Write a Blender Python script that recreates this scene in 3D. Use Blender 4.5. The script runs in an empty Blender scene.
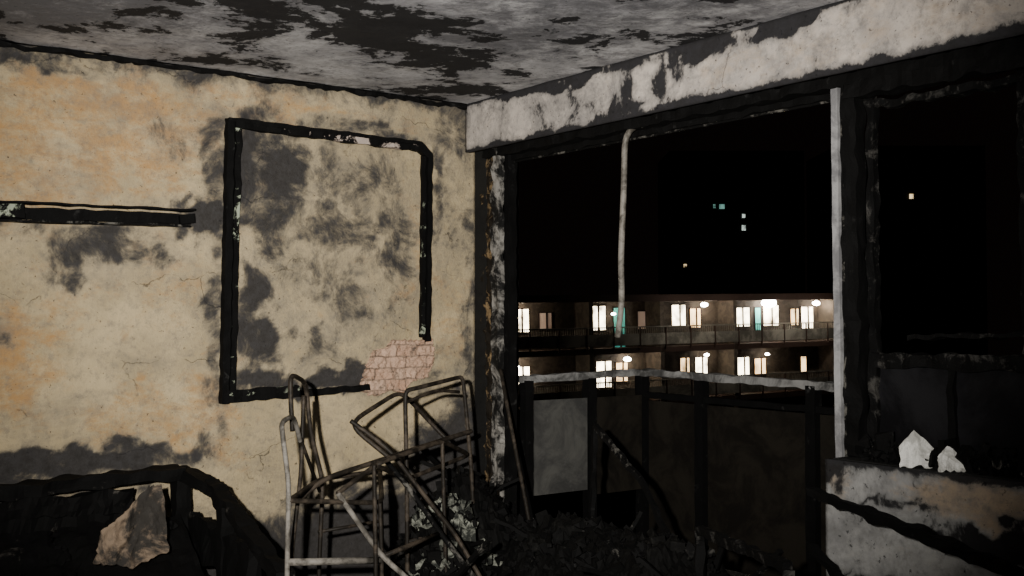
import bpy, math, random
from mathutils import Vector, Euler, noise, Matrix
random.seed(4)
def nz(x,y,z=0): return noise.noise(Vector((x,y,z)))
def fbm(x,y,z=0,o=4):
    s=0;a=.5;f=1
    for i in range(o):
        s+=a*noise.noise(Vector((x*f,y*f,z*f+i*7)));a*=.5;f*=2
    return s

# ------------------------------------------------------------------ materials
def newmat(name):
    m=bpy.data.materials.new(name);m.use_nodes=True
    nt=m.node_tree;b=nt.nodes["Principled BSDF"]
    return m,nt,b
def node(nt,t,**kw):
    n=nt.nodes.new(t)
    for k,v in kw.items(): setattr(n,k,v)
    return n
def objco(nt): return node(nt,"ShaderNodeTexCoord").outputs["Object"]
def noi(nt,co,scale,detail=6,rough=.6,dist=0.0):
    n=node(nt,"ShaderNodeTexNoise");n.inputs["Scale"].default_value=scale
    n.inputs["Detail"].default_value=detail;n.inputs["Roughness"].default_value=rough
    n.inputs["Distortion"].default_value=dist
    nt.links.new(co,n.inputs["Vector"]);return n.outputs["Fac"]
def mth(nt,op,a,b=None,clamp=False):
    n=node(nt,"ShaderNodeMath",operation=op);n.use_clamp=clamp
    for i,v in enumerate((a,b)):
        if v is None: continue
        if isinstance(v,(int,float)): n.inputs[i].default_value=v
        else: nt.links.new(v,n.inputs[i])
    return n.outputs[0]
def ss(nt,v,a,b):
    n=node(nt,"ShaderNodeMapRange",interpolation_type='SMOOTHSTEP')
    nt.links.new(v,n.inputs[0]);n.inputs[1].default_value=a;n.inputs[2].default_value=b
    return n.outputs[0]
def mix(nt,f,a,b):
    n=node(nt,"ShaderNodeMix",data_type='RGBA')
    if isinstance(f,(int,float)): n.inputs[0].default_value=f
    else: nt.links.new(f,n.inputs[0])
    for i,v in ((6,a),(7,b)):
        if isinstance(v,tuple): n.inputs[i].default_value=(*v,1)
        else: nt.links.new(v,n.inputs[i])
    return n.outputs[2]
def bump(nt,h,b,strength=.4,dist=.01):
    n=node(nt,"ShaderNodeBump");n.inputs["Strength"].default_value=strength
    n.inputs["Distance"].default_value=dist
    nt.links.new(h,n.inputs["Height"]);nt.links.new(n.outputs[0],b.inputs["Normal"])
def attr(nt,name): return node(nt,"ShaderNodeAttribute",attribute_name=name).outputs["Fac"]

def plaster(name,c1,c2,ctint,csoot,cgrey,sscale=9,lo=.44,hi=.56,amp=1.3,crack=True,gmix=.5,bstr=.5,sdist=.4,srough=.68,film=.3,grey=.55,tmax=.8):
    m,nt,b=newmat(name);co=objco(nt)
    mp=node(nt,"ShaderNodeMapping");mp.inputs["Scale"].default_value=(1,1,1.7);nt.links.new(co,mp.inputs[0]);cs=mp.outputs[0]
    n1=noi(nt,co,3.2,8,.65);n2=noi(nt,co,sscale,10,srough,sdist);n3=noi(nt,co,26,8,.75);n4=noi(nt,cs,7,10,.78,.3);n6=noi(nt,cs,1.9,10,.75,.2)
    n7=noi(nt,co,90,3,.7)
    col=mix(nt,ss(nt,n1,.38,.62),c1,c2)
    tf=ss(nt,mth(nt,'ADD',attr(nt,"tint"),mth(nt,'MULTIPLY',mth(nt,'SUBTRACT',n4,.5),3.4)),.2,1.15)
    col=mix(nt,mth(nt,'MULTIPLY',tf,tmax),col,ctint)
    col=mix(nt,mth(nt,'MULTIPLY',ss(nt,n3,.46,.70),grey),col,cgrey)
    col=mix(nt,mth(nt,'MULTIPLY',ss(nt,n6,.46,.68),grey*.9),col,cgrey)
    s=mth(nt,'ADD',attr(nt,"soot_shade"),mth(nt,'MULTIPLY',mth(nt,'SUBTRACT',n2,.5),amp))
    s=mth(nt,'ADD',s,mth(nt,'MULTIPLY',mth(nt,'SUBTRACT',n3,.5),.45))
    col=mix(nt,mth(nt,'MULTIPLY',ss(nt,s,lo-film,hi),gmix),col,cgrey)
    sf=ss(nt,s,lo,hi)
    sc=mix(nt,ss(nt,n3,.3,.7),csoot,tuple(v*2.4 for v in csoot))
    col=mix(nt,mth(nt,'MULTIPLY',sf,.94),col,sc)
    n5=noi(nt,co,48,4,.7)
    col=mix(nt,mth(nt,'MULTIPLY',ss(nt,n5,.62,.69),.8),col,csoot)
    if crack:
        v=node(nt,"ShaderNodeTexVoronoi",feature='DISTANCE_TO_EDGE');v.inputs["Scale"].default_value=1.9
        vm=node(nt,"ShaderNodeVectorMath",operation='ADD')
        nn=node(nt,"ShaderNodeTexNoise");nn.inputs["Scale"].default_value=4;nn.inputs["Detail"].default_value=7
        nt.links.new(co,nn.inputs["Vector"])
        sc2=node(nt,"ShaderNodeVectorMath",operation='SCALE');sc2.inputs["Scale"].default_value=.45
        nt.links.new(nn.outputs["Color"],sc2.inputs[0])
        nt.links.new(cs,vm.inputs[0]);nt.links.new(sc2.outputs[0],vm.inputs[1]);nt.links.new(vm.outputs[0],v.inputs["Vector"])
        cr=mth(nt,'MULTIPLY',mth(nt,'SUBTRACT',1.0,ss(nt,v.outputs["Distance"],.0,.010)),ss(nt,n1,.52,.6))
        col=mix(nt,mth(nt,'MULTIPLY',cr,.7),col,csoot)
    nt.links.new(col,b.inputs["Base Color"]);b.inputs["Roughness"].default_value=.85
    b.inputs["Specular IOR Level"].default_value=.2
    h=mth(nt,'ADD',mth(nt,'MULTIPLY',n3,.6),mth(nt,'MULTIPLY',sf,-.4))
    h=mth(nt,'ADD',h,mth(nt,'MULTIPLY',n7,.2))
    bump(nt,h,b,bstr,.012)
    return m

def char(name,dark=(.0018,.0018,.002),ash=(.026,.026,.026),lo=.6,hi=.75,scale=14,rough=.8,b1=.35,spec=.15):
    m,nt,b=newmat(name);co=objco(nt)
    n=noi(nt,co,scale,8,.7,.5);n2=noi(nt,co,scale*4,5,.7)
    col=mix(nt,ss(nt,n,lo,hi),dark,ash)
    col=mix(nt,mth(nt,'MULTIPLY',ss(nt,n2,.55,.75),.5),col,tuple(v*2.5 for v in dark))
    nt.links.new(col,b.inputs["Base Color"]);b.inputs["Roughness"].default_value=rough
    b.inputs["Specular IOR Level"].default_value=spec
    bump(nt,n2,b,b1,.008)
    return m
def emis(name,c,s,sc=1.5):
    m,nt,b=newmat(name);b.inputs["Base Color"].default_value=(*c,1)
    n=noi(nt,objco(nt),sc,3,.5)
    st=mth(nt,'MULTIPLY',ss(nt,n,.25,.6),s)
    b.inputs["Emission Color"].default_value=(*c,1);nt.links.new(st,b.inputs["Emission Strength"]);return m

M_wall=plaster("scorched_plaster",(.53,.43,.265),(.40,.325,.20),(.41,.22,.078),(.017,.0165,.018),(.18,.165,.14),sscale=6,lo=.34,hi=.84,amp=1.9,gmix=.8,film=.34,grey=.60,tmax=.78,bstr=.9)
M_ceil=plaster("peeling_ceiling_paint",(.66,.66,.69),(.40,.40,.43),(.13,.13,.145),(.004,.004,.005),(.16,.16,.175),sscale=3.9,lo=.48,hi=.53,amp=2.7,crack=False,gmix=.55,bstr=.8,sdist=.25,srough=.68,film=.3,grey=.6,tmax=.95)
M_beam=plaster("scorched_lintel_plaster",(.60,.54,.49),(.42,.385,.36),(.46,.36,.27),(.008,.008,.010),(.17,.165,.165),sscale=6,lo=.44,hi=.60,amp=1.8,gmix=.85,film=.4,grey=.5)
M_low=plaster("sooty_sill_plaster",(.36,.36,.355),(.24,.24,.245),(.38,.28,.18),(.006,.006,.007),(.12,.12,.12),sscale=6,lo=.44,hi=.66,amp=1.8,gmix=.8,film=.4)
M_dark=plaster("blackened_plaster",(.012,.012,.012),(.008,.008,.008),(.012,.010,.008),(.003,.003,.003),(.016,.016,.016))
M_char=char("charred_timber")
M_charsofa=char("charred_upholstery",ash=(.07,.065,.058),lo=.60,hi=.70,scale=7)
M_charash=char("charred_timber_ash",ash=(.11,.105,.095),lo=.52,hi=.64)
M_debris=char("charred_flakes",ash=(.045,.043,.040),lo=.54,hi=.68)
M_wframe=char("charred_frame_grey",ash=(.05,.048,.045),lo=.52,hi=.66)
M_paintchar=char("charred_paint_remnants",ash=(.32,.36,.28),lo=.55,hi=.60,scale=8)
M_paintpink=char("charred_paint_pinkish",ash=(.44,.37,.33),lo=.53,hi=.58,scale=9)
M_jamb=char("charred_jamb_plaster",dark=(.010,.008,.006),ash=(.20,.14,.075),lo=.50,hi=.62,scale=13)
M_jambw=char("charred_jamb_grey",dark=(.008,.008,.008),ash=(.24,.23,.215),lo=.44,hi=.60,scale=9)
M_rub=char("ash_rubble",dark=(.0015,.0015,.0015),ash=(.016,.0155,.014),lo=.54,hi=.74,scale=10)
M_ash=char("pale_ash",dark=(.02,.022,.02),ash=(.24,.25,.215),lo=.42,hi=.62,scale=14)
M_rust=char("burnt_steel",dark=(.013,.011,.009),ash=(.060,.048,.037),lo=.45,hi=.65,scale=12,rough=.5,b1=.2)
M_pale=char("oxidised_steel",dark=(.06,.055,.048),ash=(.22,.205,.185),lo=.4,hi=.6,scale=10,rough=.5,b1=.2)
M_white=char("whitened_metal",dark=(.15,.15,.16),ash=(.30,.30,.31),lo=.38,hi=.6,scale=8,b1=.2)
M_rail=char("balcony_rail_paint",dark=(.06,.06,.06),ash=(.24,.24,.24),lo=.4,hi=.6,scale=6,b1=.3)
M_panelg=char("grey_balcony_panel",dark=(.040,.040,.040),ash=(.085,.085,.08),lo=.35,hi=.65,scale=5,b1=.2)
M_panelb=char("brown_balcony_panel",dark=(.006,.005,.004),ash=(.014,.012,.009),lo=.4,hi=.6,scale=4,b1=.2)
M_pane=char("sooty_pane",dark=(.003,.003,.004),ash=(.012,.012,.014),lo=.4,hi=.65,scale=3,rough=.6,b1=.2)
M_shard=char("crumpled_white_sheet",dark=(.45,.45,.43),ash=(.8,.8,.78),lo=.38,hi=.52,scale=12,b1=.4)
M_fabric=char("scorched_fabric",dark=(.035,.032,.029),ash=(.24,.18,.13),lo=.44,hi=.58,scale=6,b1=.6)
M_floor=char("burnt_floor",dark=(.003,.003,.003),ash=(.012,.012,.012),scale=6)
M_brick,nt,bb=newmat("exposed_brick")
co=objco(nt);mp=node(nt,"ShaderNodeMapping");mp.inputs["Rotation"].default_value=(math.radians(-90),0,0)
nv_=node(nt,"ShaderNodeTexNoise");nv_.inputs["Scale"].default_value=14;nv_.inputs["Detail"].default_value=5;nt.links.new(co,nv_.inputs["Vector"])
scv=node(nt,"ShaderNodeVectorMath",operation='SCALE');scv.inputs["Scale"].default_value=.03;nt.links.new(nv_.outputs["Color"],scv.inputs[0])
adv=node(nt,"ShaderNodeVectorMath",operation='ADD');nt.links.new(co,adv.inputs[0]);nt.links.new(scv.outputs[0],adv.inputs[1]);nt.links.new(adv.outputs[0],mp.inputs[0])
nn=noi(nt,co,16,8,.75);bt=node(nt,"ShaderNodeTexBrick");nt.links.new(mp.outputs[0],bt.inputs["Vector"])
bt.inputs["Color1"].default_value=(.46,.27,.18,1);bt.inputs["Color2"].default_value=(.60,.42,.31,1);bt.inputs["Mortar"].default_value=(.17,.12,.09,1)
bt.inputs["Scale"].default_value=1;bt.inputs["Brick Width"].default_value=.11;bt.inputs["Row Height"].default_value=.052;bt.inputs["Mortar Size"].default_value=.004
col=mix(nt,mth(nt,'MULTIPLY',ss(nt,nn,.36,.60),.6),bt.outputs["Color"],(.50,.35,.26))
col=mix(nt,mth(nt,'MULTIPLY',ss(nt,nn,.54,.66),.85),col,(.10,.08,.065))
nt.links.new(col,bb.inputs["Base Color"]);bb.inputs["Roughness"].default_value=.9;bump(nt,nn,bb,1,.015)

# ------------------------------------------------------------------ mesh builder
class MB:
    def __init__(s): s.v=[];s.f=[];s.m=[];s.sm=[]
    def add(s,vs,fs,mi=0,smooth=False):
        o=len(s.v);s.v+= [tuple(v) for v in vs]
        for f in fs: s.f.append(tuple(i+o for i in f));s.m.append(mi);s.sm.append(smooth)
    def box(s,a,b,mi=0):
        x0,y0,z0=[min(a[i],b[i]) for i in range(3)];x1,y1,z1=[max(a[i],b[i]) for i in range(3)]
        s.add([(x0,y0,z0),(x1,y0,z0),(x1,y1,z0),(x0,y1,z0),(x0,y0,z1),(x1,y0,z1),(x1,y1,z1),(x0,y1,z1)],
          [(0,3,2,1),(4,5,6,7),(0,1,5,4),(1,2,6,5),(2,3,7,6),(3,0,4,7)],mi)
    def tube(s,pts,r,mi=0,n=8,smooth=2):
        P=[Vector(p) for p in pts]
        for _ in range(smooth):
            if len(P)<3: break
            Q=[P[0]]
            for a,b in zip(P[:-1],P[1:]):
                L=(b-a).length;k=min(.25,.03/max(L,1e-4))
                Q+= [a.lerp(b,k),a.lerp(b,1-k)]
            Q.append(P[-1]);P=Q
        vs=[];fs=[];prev=None
        for i,p in enumerate(P):
            d=(P[min(i+1,len(P)-1)]-P[max(i-1,0)]).normalized()
            if prev is None:
                a=d.cross(Vector((.3,.9,.1)));a.normalize()
            else:
                a=(prev-d*prev.dot(d)).normalized()
            prev=a;b=d.cross(a)
            for k in range(n):
                t=2*math.pi*k/n;vs.append(p+a*(r*math.cos(t))+b*(r*math.sin(t)))
        for i in range(len(P)-1):
            for k in range(n):
                fs.append((i*n+k,i*n+(k+1)%n,(i+1)*n+(k+1)%n,(i+1)*n+k))
        fs.append(tuple(range(n))[::-1]);fs.append(tuple(range((len(P)-1)*n,len(P)*n)))
        s.add(vs,fs,mi,True)
    def bar(s,p0,p1,w,h,jit=.004,mi=0,up=(0,0,1),seg=.02,freq=18,taper=1.0):
        p0=Vector(p0);p1=Vector(p1);d=p1-p0;L=d.length;d.normalize()
        up=Vector(up);side=d.cross(up).normalized();up=side.cross(d).normalized()
        n=max(2,int(L/seg));m=3
        ring=[]
        for i in range(m): ring.append((-1+2*i/m,-1))
        for i in range(m): ring.append((1,-1+2*i/m))
        for i in range(m): ring.append((1-2*i/m,1))
        for i in range(m): ring.append((-1,1-2*i/m))
        vs=[];fs=[];K=len(ring)
        for i in range(n+1):
            c=p0+d*(L*i/n);tp=1+(taper-1)*i/n
            for (a,b) in ring:
                p=c+side*(a*w/2*tp)+up*(b*h/2*tp)
                q=p*freq
                j=Vector((nz(q.x,q.y,q.z),nz(q.x+31,q.y,q.z),nz(q.x,q.y+47,q.z)))
                vs.append(p+j*jit)
        for i in range(n):
            for k in range(K): fs.append((i*K+k,i*K+(k+1)%K,(i+1)*K+(k+1)%K,(i+1)*K+k))
        fs.append(tuple(range(K))[::-1]);fs.append(tuple(range(n*K,(n+1)*K)))
        s.add(vs,fs,mi,False)
    def chip(s,c,r,mi=0,flat=.5):
        R=Euler([random.uniform(0,6.28) for _ in range(3)]).to_matrix()
        a=random.uniform(.5,1.4);vs=[]
        for x,y,z in ((-1,-1,-1),(1,-1,-1),(1,1,-1),(-1,1,-1),(-1,-1,1),(1,-1,1),(1,1,1),(-1,1,1)):
            vs.append(Vector(c)+R@Vector((x*r*a*random.uniform(.6,1),y*r*random.uniform(.6,1),z*r*flat*random.uniform(.4,1))))
        s.add(vs,[(0,3,2,1),(4,5,6,7),(0,1,5,4),(1,2,6,5),(2,3,7,6),(3,0,4,7)],mi)
    def flake(s,c,r,mi=0,crumple=.3):
        R=Euler((random.uniform(-.9,.9),random.uniform(-.9,.9),random.uniform(0,6.28))).to_matrix()
        n=6;vs=[];sd=random.uniform(0,50);ax=random.uniform(.5,1)
        for j in range(n+1):
            for i in range(n+1):
                u=2*i/n-1;v=2*j/n-1
                e=1-.25*abs(nz(u*1.5+sd,v*1.5,3))
                vs.append(Vector(c)+R@Vector((u*r*e,v*r*ax*e,r*(crumple*nz(u*1.8+sd,v*1.8)*2+.25*u*u))))
        fs=[(j*(n+1)+i,j*(n+1)+i+1,(j+1)*(n+1)+i+1,(j+1)*(n+1)+i) for j in range(n) for i in range(n)]
        s.add(vs,fs,mi)
    def obj(s,name,mats,parent=None):
        me=bpy.data.meshes.new(name);me.from_pydata(s.v,[],s.f)
        for m in mats: me.materials.append(m)
        me.polygons.foreach_set("material_index",s.m);me.polygons.foreach_set("use_smooth",s.sm)
        me.update();o=bpy.data.objects.new(name,me);bpy.context.collection.objects.link(o)
        if parent: o.parent=parent
        return o
def empty(name):
    o=bpy.data.objects.new(name,None);bpy.context.collection.objects.link(o);return o

def gridmesh(name,fn,nu,nv,mat,soot_shade,tint,solid=0,off=0):
    vs=[];fs=[];S=[];T=[]
    for j in range(nv+1):
        for i in range(nu+1):
            p,uv=fn(i/nu,j/nv);vs.append(p);S.append(soot_shade(*uv));T.append(tint(*uv))
    for j in range(nv):
        for i in range(nu):
            a=j*(nu+1)+i;fs.append((a,a+1,a+nu+2,a+nu+1))
    me=bpy.data.meshes.new(name);me.from_pydata(vs,[],fs);me.materials.append(mat)
    for nm,ar in (("soot_shade",S),("tint",T)):
        at=me.attributes.new(nm,'FLOAT','POINT');at.data.foreach_set("value",ar)
    me.polygons.foreach_set("use_smooth",[True]*len(fs))
    me.update();o=bpy.data.objects.new(name,me);bpy.context.collection.objects.link(o)
    if solid:
        md=o.modifiers.new("thick",'SOLIDIFY');md.thickness=solid;md.offset=off
    return o
def blobs(lst,x,z,wob=.0):
    s=0
    if wob:
        x+=wob*fbm(x*7,z*7,11);z+=wob*fbm(x*7,z*7,23)
    for (cx,cz,rx,rz,k) in lst:
        d=math.hypot((x-cx)/rx,(z-cz)/rz)
        s=max(s,k*max(0,min(1,1.6-d*1.0)))
    return s

# ------------------------------------------------------------------ room shell
H=2.4
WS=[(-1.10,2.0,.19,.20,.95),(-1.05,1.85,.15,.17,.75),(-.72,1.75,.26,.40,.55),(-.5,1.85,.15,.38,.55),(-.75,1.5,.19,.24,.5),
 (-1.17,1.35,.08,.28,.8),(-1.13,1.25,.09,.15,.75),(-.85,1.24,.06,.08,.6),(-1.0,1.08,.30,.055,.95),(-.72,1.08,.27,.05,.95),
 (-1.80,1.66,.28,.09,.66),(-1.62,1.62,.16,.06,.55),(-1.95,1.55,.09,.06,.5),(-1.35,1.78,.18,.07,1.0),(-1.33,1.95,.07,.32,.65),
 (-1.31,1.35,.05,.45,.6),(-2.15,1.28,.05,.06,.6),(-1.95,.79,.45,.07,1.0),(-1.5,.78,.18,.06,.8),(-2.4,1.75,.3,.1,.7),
 (-.1,.55,.3,.36,1.1),(-.5,.28,.7,.3,1.1),(-1.3,.15,1.5,.30,1.1),(-2.1,.45,.6,.25,1.1),(-.06,2.3,.18,.18,.55),(-.03,1.2,.06,1.1,.55),  # first blob paints the shadow low in the corner; soot elsewhere
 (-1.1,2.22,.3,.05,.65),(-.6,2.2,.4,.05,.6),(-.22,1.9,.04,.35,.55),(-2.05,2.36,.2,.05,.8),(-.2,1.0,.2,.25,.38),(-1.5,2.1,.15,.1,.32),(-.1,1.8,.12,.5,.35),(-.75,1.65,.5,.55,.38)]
WT=[(-1.75,2.1,.5,.24,.7),(-2.1,1.95,.25,.3,.7),(-1.35,2.2,.25,.14,.6),(-.9,2.29,.45,.06,.6),(-2.12,1.2,.14,.2,.85),(-1.6,.95,.25,.12,.6),
 (-1.33,.95,.12,.2,.65),(-1.8,2.24,.45,.08,.9),(-.35,1.6,.06,.35,.45),(-.15,1.35,.12,.2,.45),(-1.9,1.4,.2,.1,.4),(-1.5,1.5,.15,.2,.35)]
def wsoot_shade(x,z):
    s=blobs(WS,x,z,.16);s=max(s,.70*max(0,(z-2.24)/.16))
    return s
def wtint(x,z): return blobs(WT,x,z,.25)+.04
def relief(x,z): return .008*fbm(x*3,z*3,2)
gridmesh("wall_left",lambda u,v:((-4.2+4.2*u,-.0+min(0,relief(-4.2+4.2*u,H*v)),H*v),(-4.2+4.2*u,H*v)),300,170,M_wall,wsoot_shade,wtint,.12,-1)
CS=[(-2.3,-.25,.35,.2,.75),(-1.0,-.35,.5,.15,.66),(-.5,-.7,.35,.3,.85),(-1.4,-.9,.6,.25,.72),(-.2,-.25,.25,.3,.6),(-2.0,-1.3,.8,.3,.75),(-.5,-1.5,.3,.3,.5),(-1.9,-.7,.5,.3,.75)]
def csoot(x,y):
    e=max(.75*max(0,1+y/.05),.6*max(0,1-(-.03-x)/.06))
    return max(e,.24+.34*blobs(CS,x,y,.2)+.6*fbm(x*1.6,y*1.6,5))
def ctint(x,y): return .2+.8*nz(x*1.3,y*1.3,3)+blobs([(-2.3,-.8,.7,.6,.8),(-.6,-1.9,.4,.8,.6)],x,y)
gridmesh("ceiling",lambda u,v:((-4.2*(1-u),-5.6+5.6*v,H+.006*fbm(-4.2*(1-u)*5,5.6*v*5)),(-4.2*(1-u),-5.6+5.6*v)),150,200,M_ceil,csoot,ctint,.15,1)
m=MB();m.box((-4.2,-5.6,-.12),(0,0,0));m.obj("floor",[M_floor])
m=MB();m.box((-4.32,-5.6,0),(-4.2,0,H));m.obj("wall_side",[M_dark])
m=MB();m.box((-4.32,-5.72,0),(0.2,-5.6,H));m.obj("wall_back",[M_dark])
YD=-2.185
m=MB()
m.box((0,-.09,0),(.2,.12,H))
m.box((0,-5.6,2.18),(.2,-.09,H))
m.box((0,-5.6,0),(.2,-3.3,2.18))
m.obj("wall_window",[M_dark])
BS=[(-.0,2.3,.06,.15,.35),(-1.62,2.37,.14,.05,1.0),(-1.95,2.385,.14,.035,.9),(-1.0,2.385,.35,.03,.8),(-.5,2.39,.3,.03,.8),(-2.6,2.39,.3,.02,.7),(-1.35,2.28,.05,.09,.6),(-1.1,2.2,.3,.03,.6),(-1.45,2.33,.05,.07,.6),(-.7,2.28,.3,.08,.42)]
def bsoot(y,z):
    base=.30+.3*nz(y*3,z*3) if y>-1.2 else .12
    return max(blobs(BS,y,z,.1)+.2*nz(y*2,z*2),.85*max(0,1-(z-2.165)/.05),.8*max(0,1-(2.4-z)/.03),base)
gridmesh("lintel_beam",lambda u,v:((-.030+min(0,.008*fbm(u*20,v*2)),-.005-5.5*u,2.165+.235*v),(-.005-5.5*u,2.165+.235*v)),300,16,M_beam,bsoot,
   lambda y,z:.1+.3*nz(y*2,z*4)+(.3 if y<-1.5 else 0),.03,1)
def lsoot(y,z):
    return max(blobs([(-2.9,.72,.3,.05,.9),(-2.35,.45,.3,.10,.9),(-2.7,.3,.6,.2,1.0),(-2.2,.86,.08,.04,.9),(-2.4,.80,.3,.02,.6)],y,z,.15),.8*max(0,1-(.9-z)/.05),.26,.4*max(0,(.75-z)/.3))
gridmesh("wall_sill_face",lambda u,v:((-.10-min(0,.01*fbm(u*9,v*5)),YD-1.11*u,.9*v),(YD-1.11*u,.9*v)),90,60,M_low,lsoot,
   lambda y,z:blobs([(-2.75,.83,.24,.07,1.1),(-2.22,.84,.06,.04,.9)],y,z,.1),.02,1)
m=MB();m.box((-.078,-3.3,0),(.12,YD,.9))
for i in range(60):
    m.chip((random.uniform(-.07,.08),random.uniform(-3.2,YD-.04),.9+random.uniform(-.005,.015)),random.uniform(.010,.03),1,.5)
m.obj("wall_sill",[M_dark,M_char])

m=MB()
m.bar((-4.15,-.012,2.388),(-.03,-.012,2.388),.02,.018,.014,0,seg=.02,freq=22);m.obj("trim_ceiling",[M_char])
m=MB()
m.bar((-.04,-.02,2.394),(-.04,-5.5,2.394),.012,.012,.012,0,seg=.02,freq=20);m.obj("trim_lintel",[M_char])

# ------------------------------------------------------------------ window frame
w=MB()
w.bar((.035,-.085,0),(.035,-.085,2.18),.06,.07,.018,1,up=(0,1,0),freq=25)
w.bar((.015,-.14,0),(.015,-.14,2.17),.05,.045,.018,1,up=(0,1,0),freq=25)
w.bar((.0,-.195,0),(.0,-.195,2.17),.04,.055,.014,2,up=(0,1,0),freq=22)
w.bar((.04,-.240,0),(.04,-.240,2.15),.05,.035,.006,0,up=(0,1,0))
w.bar((.02,-.1,2.148),(.02,-3.3,2.148),.09,.04,.012,0)
w.bar((-.01,-2.2,2.105),(-.01,-3.3,2.105),.05,.05,.014,0)
w.bar((.05,-.2,2.12),(.05,-3.3,2.12),.03,.03,.010,0)
w.bar((.05,-.26,2.10),(.05,-2.1,2.10),.008,.008,.002,3)
w.obj("window_1",[M_char,M_jamb,M_jambw,M_charash])
w=MB()
w.bar((-.01,-2.165,.0),(-.005,-2.150,2.13),.02,.026,.002,1,up=(0,1,0))
w.bar((.0,-2.222,.9),(.0,-2.212,2.13),.05,.055,.012,0,up=(0,1,0))
w.bar((-.02,-2.195,.9),(-.02,-2.188,2.13),.012,.010,.004,2,up=(0,1,0))
w.obj("trim_mullion",[M_char,M_white,M_charash])
w=MB()
w.bar((.035,-2.26,1.22),(.035,-3.3,1.22),.05,.045,.012,2)
w.bar((.035,-2.26,.925),(.035,-3.3,.925),.05,.05,.012,0)
w.bar((.035,-2.40,1.295),(.035,-3.3,1.33),.03,.014,.014,2)
w.bar((.035,-2.80,1.25),(.035,-2.79,2.12),.03,.04,.010,2,up=(0,1,0))
w.bar((.035,-3.27,.9),(.035,-3.27,2.12),.05,.05,.006,0,up=(0,1,0))
w.bar((.03,-2.27,.93),(.03,-2.265,2.10),.03,.03,.012,2,up=(0,1,0))
w.bar((.03,-2.55,.93),(.03,-2.55,1.21),.025,.025,.010,0,up=(0,1,0))
w.bar((.03,-2.27,2.055),(.03,-3.25,2.055),.03,.025,.014,2)
w.box((.035,-3.26,.94),(.041,-2.26,1.20),1)
w.obj("window_2",[M_char,M_pane,M_wframe])

m=MB();m.tube([(.0,-1.20,2.14),(.0,-1.13,2.135),(.0,-1.09,2.09),(.0,-1.085,1.9),(.0,-1.065,1.6),(.01,-1.06,1.42),(.02,-1.02,1.28)],.013,0,8,3)
m.obj("hanging_trim_strip",[M_pale])
m=MB();m.tube([(-.06,-.30,1.12),(-.10,-.40,.98),(-.14,-.60,.55),(-.2,-.85,.02)],.009,0);m.obj("leaning_pole",[M_rust])

# ------------------------------------------------------------------ wall picture frame
m=MB()
Fy=-.022
m.bar((-1.268,Fy,2.20),(-1.285,Fy,1.00),.04,.030,.006,0,up=(1,0,0),freq=20)
m.bar((-1.232,Fy,2.19),(-1.25,Fy,1.02),.025,.024,.006,1,up=(1,0,0),freq=20)
m.bar((-1.28,Fy,2.195),(-.34,Fy,2.180),.04,.018,.006,0,freq=20)
m.bar((-1.25,Fy-.01,2.172),(-.35,Fy-.01,2.155),.03,.026,.008,2,freq=20)
m.bar((-.345,Fy,2.175),(-.285,Fy,2.125),.04,.035,.006,0,freq=20)
m.bar((-.283,Fy,2.135),(-.29,Fy,1.25),.04,.022,.006,0,up=(1,0,0),freq=20)
m.bar((-.310,Fy,2.12),(-.315,Fy,1.27),.025,.018,.006,1,up=(1,0,0),freq=20)
m.bar((-1.29,Fy,1.015),(-.60,Fy,1.045),.03,.025,.008,0,freq=20)
m.bar((-1.27,Fy-.005,1.04),(-.95,Fy-.005,1.055),.03,.025,.008,1,freq=20)
m.obj("burnt_wall_frame",[M_char,M_paintchar,M_paintpink])
m=MB()
poly=[(-.64,1.03),(-.62,1.10),(-.60,1.15),(-.57,1.21),(-.50,1.225),(-.47,1.26),(-.36,1.255),(-.25,1.26),(-.235,1.17),(-.255,1.12),(-.28,1.08),(-.37,1.06),(-.41,1.01),(-.48,1.025),(-.56,1.00)]
cx=-.44;cz=1.13
K=200;rings=30;vs=[(cx,-.016,cz)]
for r in range(1,rings+1):
    for k in range(K):
        t=k/K*len(poly);i=int(t);f=t-i;a=poly[i%len(poly)];b=poly[(i+1)%len(poly)]
        x=a[0]+(b[0]-a[0])*f;z=a[1]+(b[1]-a[1])*f;q=r/rings
        j=1+.10*nz(k*.5,3)+.05*nz(k*1.7,9)
        x=cx+(x-cx)*q*j;z=cz+(z-cz)*q*j
        vs.append((x,-.020-.022*fbm(x*32,z*32)+(.022 if r==rings else 0),z))
fs=[(0,1+(k+1)%K,1+k) for k in range(K)]
for r in range(rings-1):
    for k in range(K):
        a=1+r*K;b=a+K;fs.append((a+k,a+(k+1)%K,b+(k+1)%K,b+k))
m.add(vs,fs,0);m.obj("exposed_brick_patch",[M_brick])
m=MB()
m.bar((-2.6,-.02,1.745),(-1.44,-.02,1.765),.03,.045,.006,0)
m.bar((-2.6,-.035,1.785),(-1.43,-.035,1.80),.06,.008,.005,0)
m.bar((-2.6,-.035,1.712),(-1.45,-.035,1.735),.06,.008,.005,2)
m.bar((-2.5,-.05,1.755),(-2.09,-.05,1.758),.03,.05,.006,1)
m.bar((-1.49,-.045,1.76),(-1.43,-.045,1.768),.03,.035,.006,1)
m.obj("burnt_wall_shelf",[M_char,M_paintchar,M_charash])

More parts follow.
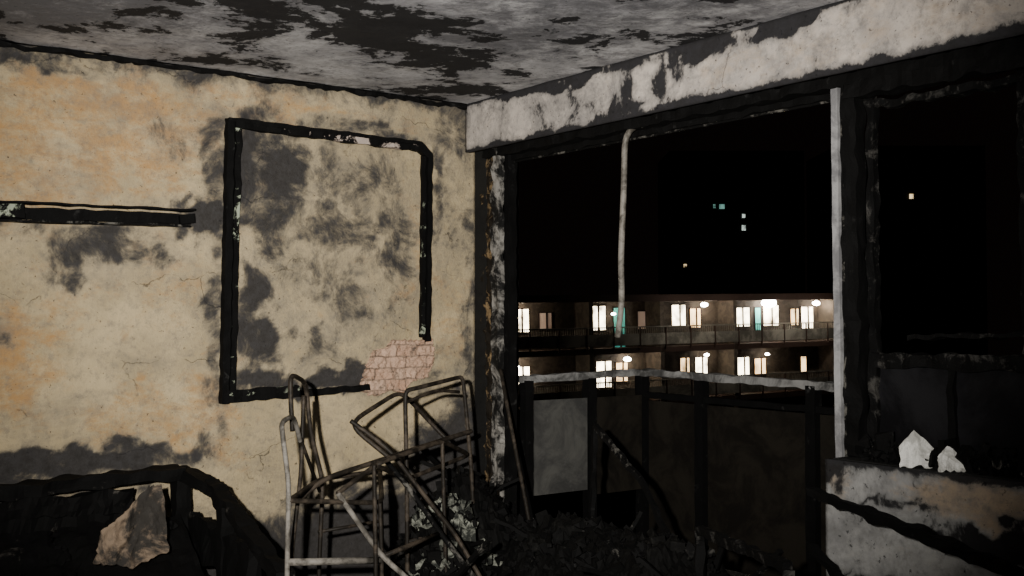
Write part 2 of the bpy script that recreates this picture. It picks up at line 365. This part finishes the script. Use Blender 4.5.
# ------------------------------------------------------------------ burnt sofa
m=MB()
m.bar((-3.1,-.12,.70),(-1.50,-.12,.745),.10,.05,.016,0,freq=14)
for x in (-3.05,-2.55,-2.05,-1.5): m.bar((x,-.12,0),(x,-.12,.73),.06,.06,.008,0,up=(0,1,0))
m.bar((-3.1,-.15,.54),(-1.62,-.15,.50),.05,.22,.02,0)
m.bar((-3.1,-.15,.64),(-1.70,-.15,.65),.03,.10,.02,0)
m.bar((-3.1,-.15,.38),(-1.5,-.15,.36),.05,.08,.015,0)
m.bar((-1.50,-.10,.745),(-1.44,-.30,.70),.07,.04,.012,0)
m.bar((-1.44,-.28,.71),(-1.42,-.92,.46),.06,.045,.014,0)
m.bar((-1.43,-.90,0),(-1.43,-.90,.48),.06,.06,.01,0,up=(0,1,0))
m.bar((-1.45,-.45,0),(-1.45,-.45,.64),.05,.05,.008,0,up=(0,1,0))
m.bar((-1.46,-.12,.30),(-1.44,-.92,.28),.05,.10,.01,0)
m.bar((-1.46,-.12,.50),(-1.44,-.70,.45),.04,.16,.02,0)
m.bar((-3.1,-.92,.25),(-1.42,-.92,.25),.06,.16,.015,0)
def pad(x0,x1,y0,y1,fz,nu,nv):
    vs=[];fs=[]
    for j in range(nv+1):
        for i in range(nu+1):
            x=x0+(x1-x0)*i/nu;y=y0+(y1-y0)*j/nv
            vs.append((x,y,fz(x,y)))
    for j in range(nv):
        for i in range(nu):
            a=j*(nu+1)+i;fs.append((a,a+1,a+nu+2,a+nu+1))
    m.add(vs,fs,0)
def seat(x,y):
    t=(y+.9)/.75
    return .33+.28*max(0,(t-.45)/.55)**1.3+.07*fbm(x*4,y*4)+.02*fbm(x*15,y*15)
pad(-3.08,-1.52,-.9,-.16,seat,90,50)
for i in range(60):
    x=random.uniform(-2.5,-1.55);y=random.uniform(-.85,-.2);m.flake((x,y,seat(x,y)+.015),random.uniform(.02,.06),0,.4)
m.obj("burnt_sofa",[M_charsofa])
m=MB()
outl=[(-1.925,.49),(-1.90,.60),(-1.82,.65),(-1.72,.735),(-1.67,.74),(-1.66,.50),(-1.79,.46)]
cx=sum(p[0] for p in outl)/7;cz=sum(p[1] for p in outl)/7
vs=[(cx,-.42,cz)];K=84;rg=18
for r in range(1,rg+1):
    for k in range(K):
        t=k/K*7;i=int(t);f=t-i;a=outl[i%7];b=outl[(i+1)%7]
        x=a[0]+(b[0]-a[0])*f;z=a[1]+(b[1]-a[1])*f;q=r/rg*(1+.10*nz(k*.5,1)+.06*nz(k*1.3,5))
        x=cx+(x-cx)*q;z=cz+(z-cz)*q
        vs.append((x,-.42+(z-.6)*.25+.06*fbm(x*7,z*7)+.02*abs(nz(x*20,z*12)),z))
fs=[(0,1+(k+1)%K,1+k) for k in range(K)]
for r in range(rg-1):
    for k in range(K):
        a=1+r*K;b=a+K;fs.append((a+k,a+(k+1)%K,b+(k+1)%K,b+k))
m.add(vs,fs,0,False);o=m.obj("scorched_cloth",[M_fabric])
sd=o.modifiers.new("t",'SOLIDIFY');sd.thickness=.008

# ------------------------------------------------------------------ chairs (oblique construction drawing, 4.5 mm units)
def S(a,b,d=0.0):
    k=1+.23*d
    x=-1.307+(a-290)*.00446+(.469+(a-290)*.00117)*d
    z=1.35-(b-320)*(.00372+(a-290)*2.2e-6)*k
    return (x,-.7+d,max(.012,z))
def chair(name,parts):
    m=MB()
    for pts,r,mi in parts: m.tube([S(*p) for p in pts],r,mi)
    return m.obj(name,[M_rust,M_pale,M_charash])
chair("metal_chair",[
 ([(288,700,-.25),(289,560,-.25),(290,480,-.25),(284,432,-.25),(283,420,-.22),(294,414,-.1),(300,440,.0)],.009,1),
 ([(293,430,-.05),(291,395,-.05),(291,373,-.05),(305,382,.1),(309,430,.1),(321,480,.1),(318,560,.1),(316,700,.1)],.009,0),
 ([(303,395,.05),(301,470,.0),(293,548,-.1),(290,700,-.1)],.008,0),
 ([(291,410,-.05),(318,490,.1)],.007,0),
 ([(290,497,-.25),(378,500,-.25),(376,470,.1),(318,478,.1),(290,497,-.25)],.009,0),
 ([(289,557,-.25),(376,556,-.25)],.013,1),
 ([(317,530,.1),(375,520,.1)],.007,0),
 ([(376,500,-.25),(378,560,-.25),(380,700,-.25)],.008,0),
 ([(376,470,.1),(380,600,.1),(382,690,.1)],.008,0)])
chair("metal_chair",[
 ([(385,456,-.1),(350,428,.0),(352,418,.0),(392,393,.15),(402,396,.15),(430,425,.15),(447,441,.1)],.009,0),
 ([(347,420,.0),(385,448,-.1),(420,492,-.15),(455,532,-.2),(500,600,-.3),(540,660,-.35)],.009,0),
 ([(380,457,-.15),(402,482,-.15),(425,512,-.2),(438,530,-.2),(478,576,-.3),(540,650,-.4)],.010,2),
 ([(335,490,-.25),(352,515,-.25),(378,552,-.3),(408,576,-.35),(470,650,-.4)],.010,1),
 ([(335,490,-.25),(380,457,-.15),(440,440,.1)],.009,0),
 ([(378,552,-.3),(438,530,-.2)],.009,0),
 ([(300,497,.0),(322,477,.0),(440,440,.1),(472,431,.1)],.010,0)])
chair("metal_chair",[
 ([(404,600,.0),(403,478,.0),(401,400,.0),(402,390,.0),(412,388,.0),(455,378,.15),(462,377,.15),(464,392,.15),(468,430,.15),(472,470,.15),(478,600,.15),(480,650,.15)],.009,0),
 ([(402,402,.0),(432,390,.08),(458,392,.15)],.007,0),
 ([(403,478,.0),(370,462,-.3),(440,440,-.1),(470,455,.15),(403,478,.0)],.009,0),
 ([(370,462,-.3),(372,560,-.3),(374,690,-.3)],.008,0),
 ([(404,600,.0),(404,660,.0)],.009,0),
 ([(440,440,-.1),(444,560,-.1),(446,680,-.1)],.008,0),
 ([(404,540,.0),(474,525,.15)],.008,0)])

# ------------------------------------------------------------------ debris heap
def hh(x,y):
    h=.70*math.exp(-(((x+.34)/.38)**2+((y+.42)/.33)**2))
    h=max(h,.60*math.exp(-(((x+.60)/.22)**2+((y+.66)/.22)**2)))
    h=max(h,.55*math.exp(-(((x+.15)/.45)**2+((y+1.25)/.85)**4)))
    h=max(h,.36*math.exp(-(((x+.75)/.50)**2+((y+.9)/.5)**2)))
    h+=.12*fbm(x*6,y*6,1)*min(1,h*4)+.06*abs(fbm(x*22,y*22,5))*min(1,h*5)
    return max(-.02,h-.03)
m=MB();vs=[];fs=[];nu,nv=110,150
for j in range(nv+1):
    for i in range(nu+1):
        x=-1.36+1.32*i/nu;y=-2.15+2.12*j/nv;vs.append((x,y,hh(x,y)))
for j in range(nv):
    for i in range(nu):
        a=j*(nu+1)+i;fs.append((a,a+1,a+nu+2,a+nu+1))
m.add(vs,fs,0)
for i in range(1100):
    x=random.uniform(-1.3,-.07);y=random.uniform(-2.1,-.08);h=hh(x,y)
    if h<.06: continue
    m.chip((x,y,h),random.uniform(.008,.035),0 if random.random()<.8 else 1,.6)
for i in range(55):
    a=random.gauss(0,1);b=random.gauss(0,1);x=-.64+.10*a;y=-.68+.08*b
    m.flake((x,y,hh(x,y)+.02+abs(random.gauss(0,.02))),random.uniform(.02,.05),2 if random.random()<.35 else 3,.5)
    m.chip((x+.02,y,hh(x,y)+.03),random.uniform(.015,.04),2 if random.random()<.55 else 0,.8)
for i in range(150):
    x=random.uniform(-1.1,-.1);y=random.uniform(-2.05,-.25);h=hh(x,y)
    if h<.08: continue
    m.flake((x,y,h+.02),random.uniform(.015,.06),1 if random.random()<.7 else 3,.5)
for i in range(110):
    x=random.uniform(-1.2,-.1);y=random.uniform(-2.0,-.2);h=hh(x,y)
    if h<.1: continue
    an=random.uniform(0,6.28);L=random.uniform(.1,.40);e=random.uniform(-.1,.6)
    x2=min(-.07,x+L*math.cos(an)*.8)
    m.bar((x,y,h-.02),(x2,min(-.05,max(-2.15,y+L*math.sin(an)*.8)),h+L*e),.02,.014,.006,1 if i%3 else 4)
m.obj("debris_heap",[M_rub,M_char,M_ash,M_debris,M_charash])
m=MB();m.bar((-.25,-1.75,.62),(-.62,-2.45,.66),.03,.03,.012,0);m.bar((-.25,-1.75,.62),(-.2,-1.7,.0),.03,.035,.012,0);m.bar((-.62,-2.45,.66),(-.66,-2.5,0),.03,.035,.012,0);m.obj("charred_plank",[M_wframe])
m=MB();m.bar((.03,-.86,.90),(-.0,-1.18,.71),.02,.022,.008,1);m.bar((-.0,-1.18,.71),(-.06,-1.45,.45),.02,.022,.01,0);m.bar((.03,-.86,.90),(.05,-.8,.0),.02,.022,.01,0);m.obj("charred_plank",[M_char,M_charash])
m=MB();m.bar((-.17,-2.17,.80),(-.36,-3.0,.70),.03,.03,.014,0);m.bar((-.36,-3.0,.70),(-.40,-3.1,0),.035,.04,.01,0);m.obj("fallen_batten",[M_char])
m=MB();m.bar((-.17,-2.17,.62),(-.42,-2.7,.42),.03,.02,.010,0);m.bar((-.42,-2.7,.42),(-.5,-2.9,0.0),.03,.025,.01,0);m.obj("fallen_batten",[M_char])

def crumple(name,c,w,h,rot,sd):
    m=MB();n=12;vs=[]
    R=Euler((-.3,0,rot)).to_matrix()
    for j in range(n+1):
        for i in range(n+1):
            u=2*i/n-1;v=j/n
            top=1-.50*abs(u+.12)+.05*nz(u*3+sd,1)
            e=1+.10*nz(v*4,sd)
            q=Vector((u*w/2*e,.05*w*nz(u*2.0+sd,v*2.0)*2.2+.02*w*nz(u*7,v*7,sd),v*h*top+.012*nz(u*3,sd)*(1 if v==0 else 0)))
            vs.append(Vector(c)+R@q)
    fs=[(j*(n+1)+i,j*(n+1)+i+1,(j+1)*(n+1)+i+1,(j+1)*(n+1)+i) for j in range(n) for i in range(n)]
    m.add(vs,fs,0);o=m.obj(name,[M_shard]);s=o.modifiers.new("t",'SOLIDIFY');s.thickness=.004;return o
crumple("crumpled_paper",(-.078,-2.50,.903),.105,.115,math.radians(-50),1.3)
crumple("crumpled_paper",(-.078,-2.615,.903),.08,.078,math.radians(-35),5.1)
m=MB()
for i in range(80):
    y=random.uniform(-3.1,-2.25);r=random.uniform(.015,.036)
    x=random.uniform(-.05,-.025) if not(-2.68<y<-2.42) else -.03
    if i%2: m.chip((x,y,.915+random.uniform(0,.055)),r,0,.6)
    else: m.flake((x,y,.915+random.uniform(0,.04)),r*1.1,1 if i%6==0 else 0,.6)
m.obj("charred_debris",[M_char,M_charash])

# ------------------------------------------------------------------ balcony
bal=empty("balcony")
m=MB();m.box((.2,-3.4,-.15),(1.15,0.0,0));m.obj("slab",[M_dark],bal)
m=MB()
m.bar((.22,-.06,1.055),(1.05,-.06,1.07),.04,.035,.008,0);m.bar((1.05,-.06,1.07),(1.05,-3.4,1.02),.05,.035,.010,0);m.obj("rail",[M_rail],bal)
m=MB()
for x,y in ((.27,-.06),(.68,-.06),(1.05,-.06),(1.05,-.5),(1.05,-1.2),(1.05,-1.9),(1.05,-2.6),(1.05,-3.35)):
    m.bar((x,y,0),(x,y,1.05),.05,.055,.004,0,up=(0,1,0))
m.bar((1.05,-.1,.95),(1.05,-3.4,.93),.03,.03,.004,0)
m.obj("posts",[M_char],bal)
m=MB();m.box((.30,-.09,.48),(.64,-.08,.95),0);m.box((.71,-.09,.45),(1.02,-.08,.95),1)
for a,b in ((-.1,-.47),(-.53,-1.17),(-1.23,-1.87),(-1.93,-2.57),(-2.63,-3.32)): m.box((1.06,b,.12),(1.07,a,.92),1)
m.obj("panels",[M_panelg,M_panelb],bal)

# ------------------------------------------------------------------ opposite deck-access block
M_bwall=char("night_brick",dark=(.04,.032,.025),ash=(.075,.058,.045),lo=.4,hi=.6,scale=2,b1=.1)
M_bpar=char("deck_parapet",dark=(.06,.055,.046),ash=(.17,.155,.13),lo=.42,hi=.62,scale=.5,b1=.1)
M_roof=char("roof_fascia",dark=(.03,.017,.013),ash=(.05,.03,.023),scale=1,b1=.1)
E_w=emis("lit_window_white",(1,.86,.60),12);E_y=emis("lit_window_warm",(1,.66,.32),4);E_t=emis("lit_door_teal",(.08,.50,.42),.45)
E_d=emis("dim_window",(.9,.65,.5),.12);E_l=emis("lamp_glow",(1,.96,.88),70,.05)
b=empty("apartment_building")
b.location=(28.4,38.1,0);ang=math.atan2(-2.5,20.4);b.rotation_euler=(0,-math.radians(1.0),ang)
U0,U1=-12,20.8
m=MB()
m.box((U0,1.3,-9),(U1,9,2.2),0)
for zf in (-.15,-2.85,-5.55): m.box((U0,0,zf-.28),(U1,1.3,zf),2)
m.box((U0,-.15,2.15),(U1,9,2.5),2)
for zf in (-.15,-2.85,-5.55):
    u=U0
    while u<U1-.1:
        u2=min(u+1.55,U1)
        m.box((u+.04,-.05,zf+.12),(u2,0,zf+.70),1);m.box((u-.03,-.07,zf-.1),(u+.03,.02,zf+1.06),2)
        k=u+.12
        while k<u2: m.box((k,-.03,zf+.70),(k+.03,-.01,zf+1.0),1);k+=.13
        u+=1.6
    m.box((U0,-.08,zf+1.0),(U1,.03,zf+1.06),1)
for u in (-8,-2.2,4.3,8.6,13.4,20.7):
    m.box((u-.12,0,-9),(u+.12,1.3,2.2),0)
m.obj("facade",[M_bwall,M_bpar,M_roof],b)
m=MB()
def win(u0,u1,z0,z1,mi):
    y=1.28;m.box((u0,y,z0),(u1,y+.02,z1),mi)
    for uu in (u0-.05,u1): m.box((uu,y-.03,z0-.05),(uu+.05,y,z1+.05),5)
    m.box((u0,y-.03,z1),(u1,y,z1+.05),5);m.box((u0,y-.03,z0-.05),(u1,y,z0),5)
    if u1-u0>.6: c=(u0+u1)/2+.08;m.box((c-.05,y-.03,z0),(c+.05,y,z1),5)
for z,L in ((-.15,[(.0,.45,0,2,2),(.6,1.5,.9,2.0,0),(2.1,2.8,1.0,1.8,3),(4.2,4.6,1.,1.9,1),(5.0,6.0,.9,2.1,0),(6.5,7.2,0,2,2),(8.0,8.5,.9,1.8,3),(10.2,11.1,1.,2.1,0),(11.4,12.1,.9,1.9,1),(14.4,15.5,.9,1.9,0),(15.9,16.3,.4,1.9,2),(16.5,17.6,.9,2.0,0),(18.5,19.1,.9,1.8,1),(19.3,20.2,.7,1.9,0)]),
        (-2.85,[(.0,.45,0,2,2),(.6,1.5,1.0,1.9,0),(5.4,6.3,.7,2.0,0),(6.6,7.3,.9,1.9,1),(10.7,11.3,1,2,1),(11.7,12.5,.9,2.0,0),(14.6,15.4,.9,1.9,0),(15.8,16.6,.9,1.8,1),(19.2,19.6,.9,1.8,1),(8.5,9.0,1,1.8,3)]),
        (-5.55,[(2,2.6,1,1.8,3),(9,9.6,1,1.8,3)])):
    for a,c,z0,z1,mi in L: win(a,c,z+z0,z+z1,mi)
m.obj("lit_windows",[E_w,E_y,E_t,E_d,E_l,M_roof],b)
m=MB();LP=[(.4,1.9,.18),(6.1,1.55,.12),(11.9,1.95,.20),(16.4,2.0,.42),(19.9,1.95,.22),(.4,-.9,.18),(6.9,-.75,.20),(12.0,-.7,.14),(16.2,-.8,.12)]
for u,z,r in LP:
    vs=[];fs=[];n=12
    for i in range(9):
        ph=math.pi*i/8
        for k in range(n): vs.append((u+r*math.sin(ph)*math.cos(k*6.2832/n),.7+r*math.sin(ph)*math.sin(k*6.2832/n),z+r*.6*math.cos(ph)))
    for i in range(8):
        for k in range(n): fs.append((i*n+k,i*n+(k+1)%n,(i+1)*n+(k+1)%n,(i+1)*n+k))
    m.add(vs,fs,0,True)
m.obj("deck_lamps",[E_l],b)
for i,(u,z,r) in enumerate(LP):
    l=bpy.data.lights.new("deck_light","POINT");l.energy=26*(2.2 if r>.15 else 1);l.color=(1,.86,.64);l.shadow_soft_size=.1
    o=bpy.data.objects.new("deck_light_%d"%i,l);bpy.context.collection.objects.link(o);o.parent=b;o.location=(u+.35,.55,z-.1)
for i,(u,z) in enumerate(((9.5,1.9),(12.5,1.9),(16.4,1.95),(19,1.9))):  # unseen fill lights added in front of the decks so the parapets glow
    l=bpy.data.lights.new("parapet_fill_light","POINT");l.energy=90;l.color=(1,.93,.80);l.shadow_soft_size=.1
    o=bpy.data.objects.new("parapet_fill_light_%d"%i,l);bpy.context.collection.objects.link(o);o.parent=b;o.location=(u,-1.6,1.3)
M_far=char("distant_facade",dark=(.02,.02,.02),ash=(.03,.03,.03),scale=.2,b1=.05)
E_g=emis("distant_green_window",(.45,1,.85),.35);E_a=emis("distant_amber_window",(1,.75,.4),1.6);E_n=emis("distant_white_window",(.85,1,.9),.9)
t=empty("tower_block");t.location=(110,98.6,0);t.rotation_euler=(0,0,math.radians(53.7-90))
m=MB();m.box((-9,0,-9),(9,12,24),0)
for fl in range(10): m.box((-9,-.15,-7+fl*3),(9,0,-6.8+fl*3),0)
m.obj("facade",[M_far],t)
m=MB();m.box((-3.2,-.2,16.3),(-2.9,-.1,16.8),0);m.box((-2.4,-.2,16.2),(-1.7,-.1,16.8),0);m.box((.65,-.2,15.0),(1.05,-.1,15.5),1);m.box((.6,-.2,13.3),(1.1,-.1,14),1);m.box((-7.2,-.2,8.4),(-6.8,-.1,8.8),2)
m.obj("lit_windows",[E_g,E_n,E_a],t)
t=empty("tower_block");t.location=(102.3,66.9,0);t.rotation_euler=(0,0,math.radians(53.7-90))
m=MB();m.box((-8,0,-9),(8,12,20),0)
for fl in range(9): m.box((-8,-.15,-7+fl*3),(8,0,-6.8+fl*3),0)
m.obj("facade",[M_far],t)
m=MB();m.box((-.2,-.2,14.3),(.2,-.1,14.8),0);m.obj("lit_windows",[E_a],t)
m=MB();m.box((-5,-40,-9.3),(220,220,-9));
m.obj("ground",[M_far])

# ------------------------------------------------------------------ light, world, camera
w=bpy.data.worlds.new("night");bpy.context.scene.world=w;w.use_nodes=True
w.node_tree.nodes["Background"].inputs[0].default_value=(.014,.009,.008,1);w.node_tree.nodes["Background"].inputs[1].default_value=.15
l=bpy.data.lights.new("camera_flash","SPOT");l.energy=1350;l.color=(1,.95,.86);l.spot_size=math.radians(66);l.spot_blend=1.0;l.shadow_soft_size=.03
o=bpy.data.objects.new("camera_flash",l);bpy.context.collection.objects.link(o)
th=math.radians(53.7)
o.location=(-3.106-.22,-4.535+.16,1.50);o.rotation_euler=(math.radians(94),0,th-math.pi/2)
c=bpy.data.cameras.new("cam");c.sensor_width=36;c.lens=1125/1024*36;c.clip_end=600;c.clip_start=.02
o=bpy.data.objects.new("camera",c);bpy.context.collection.objects.link(o)
o.location=(-3.106,-4.535,1.35);o.rotation_euler=(math.radians(90+1.63),0,th-math.pi/2)
bpy.context.scene.camera=o
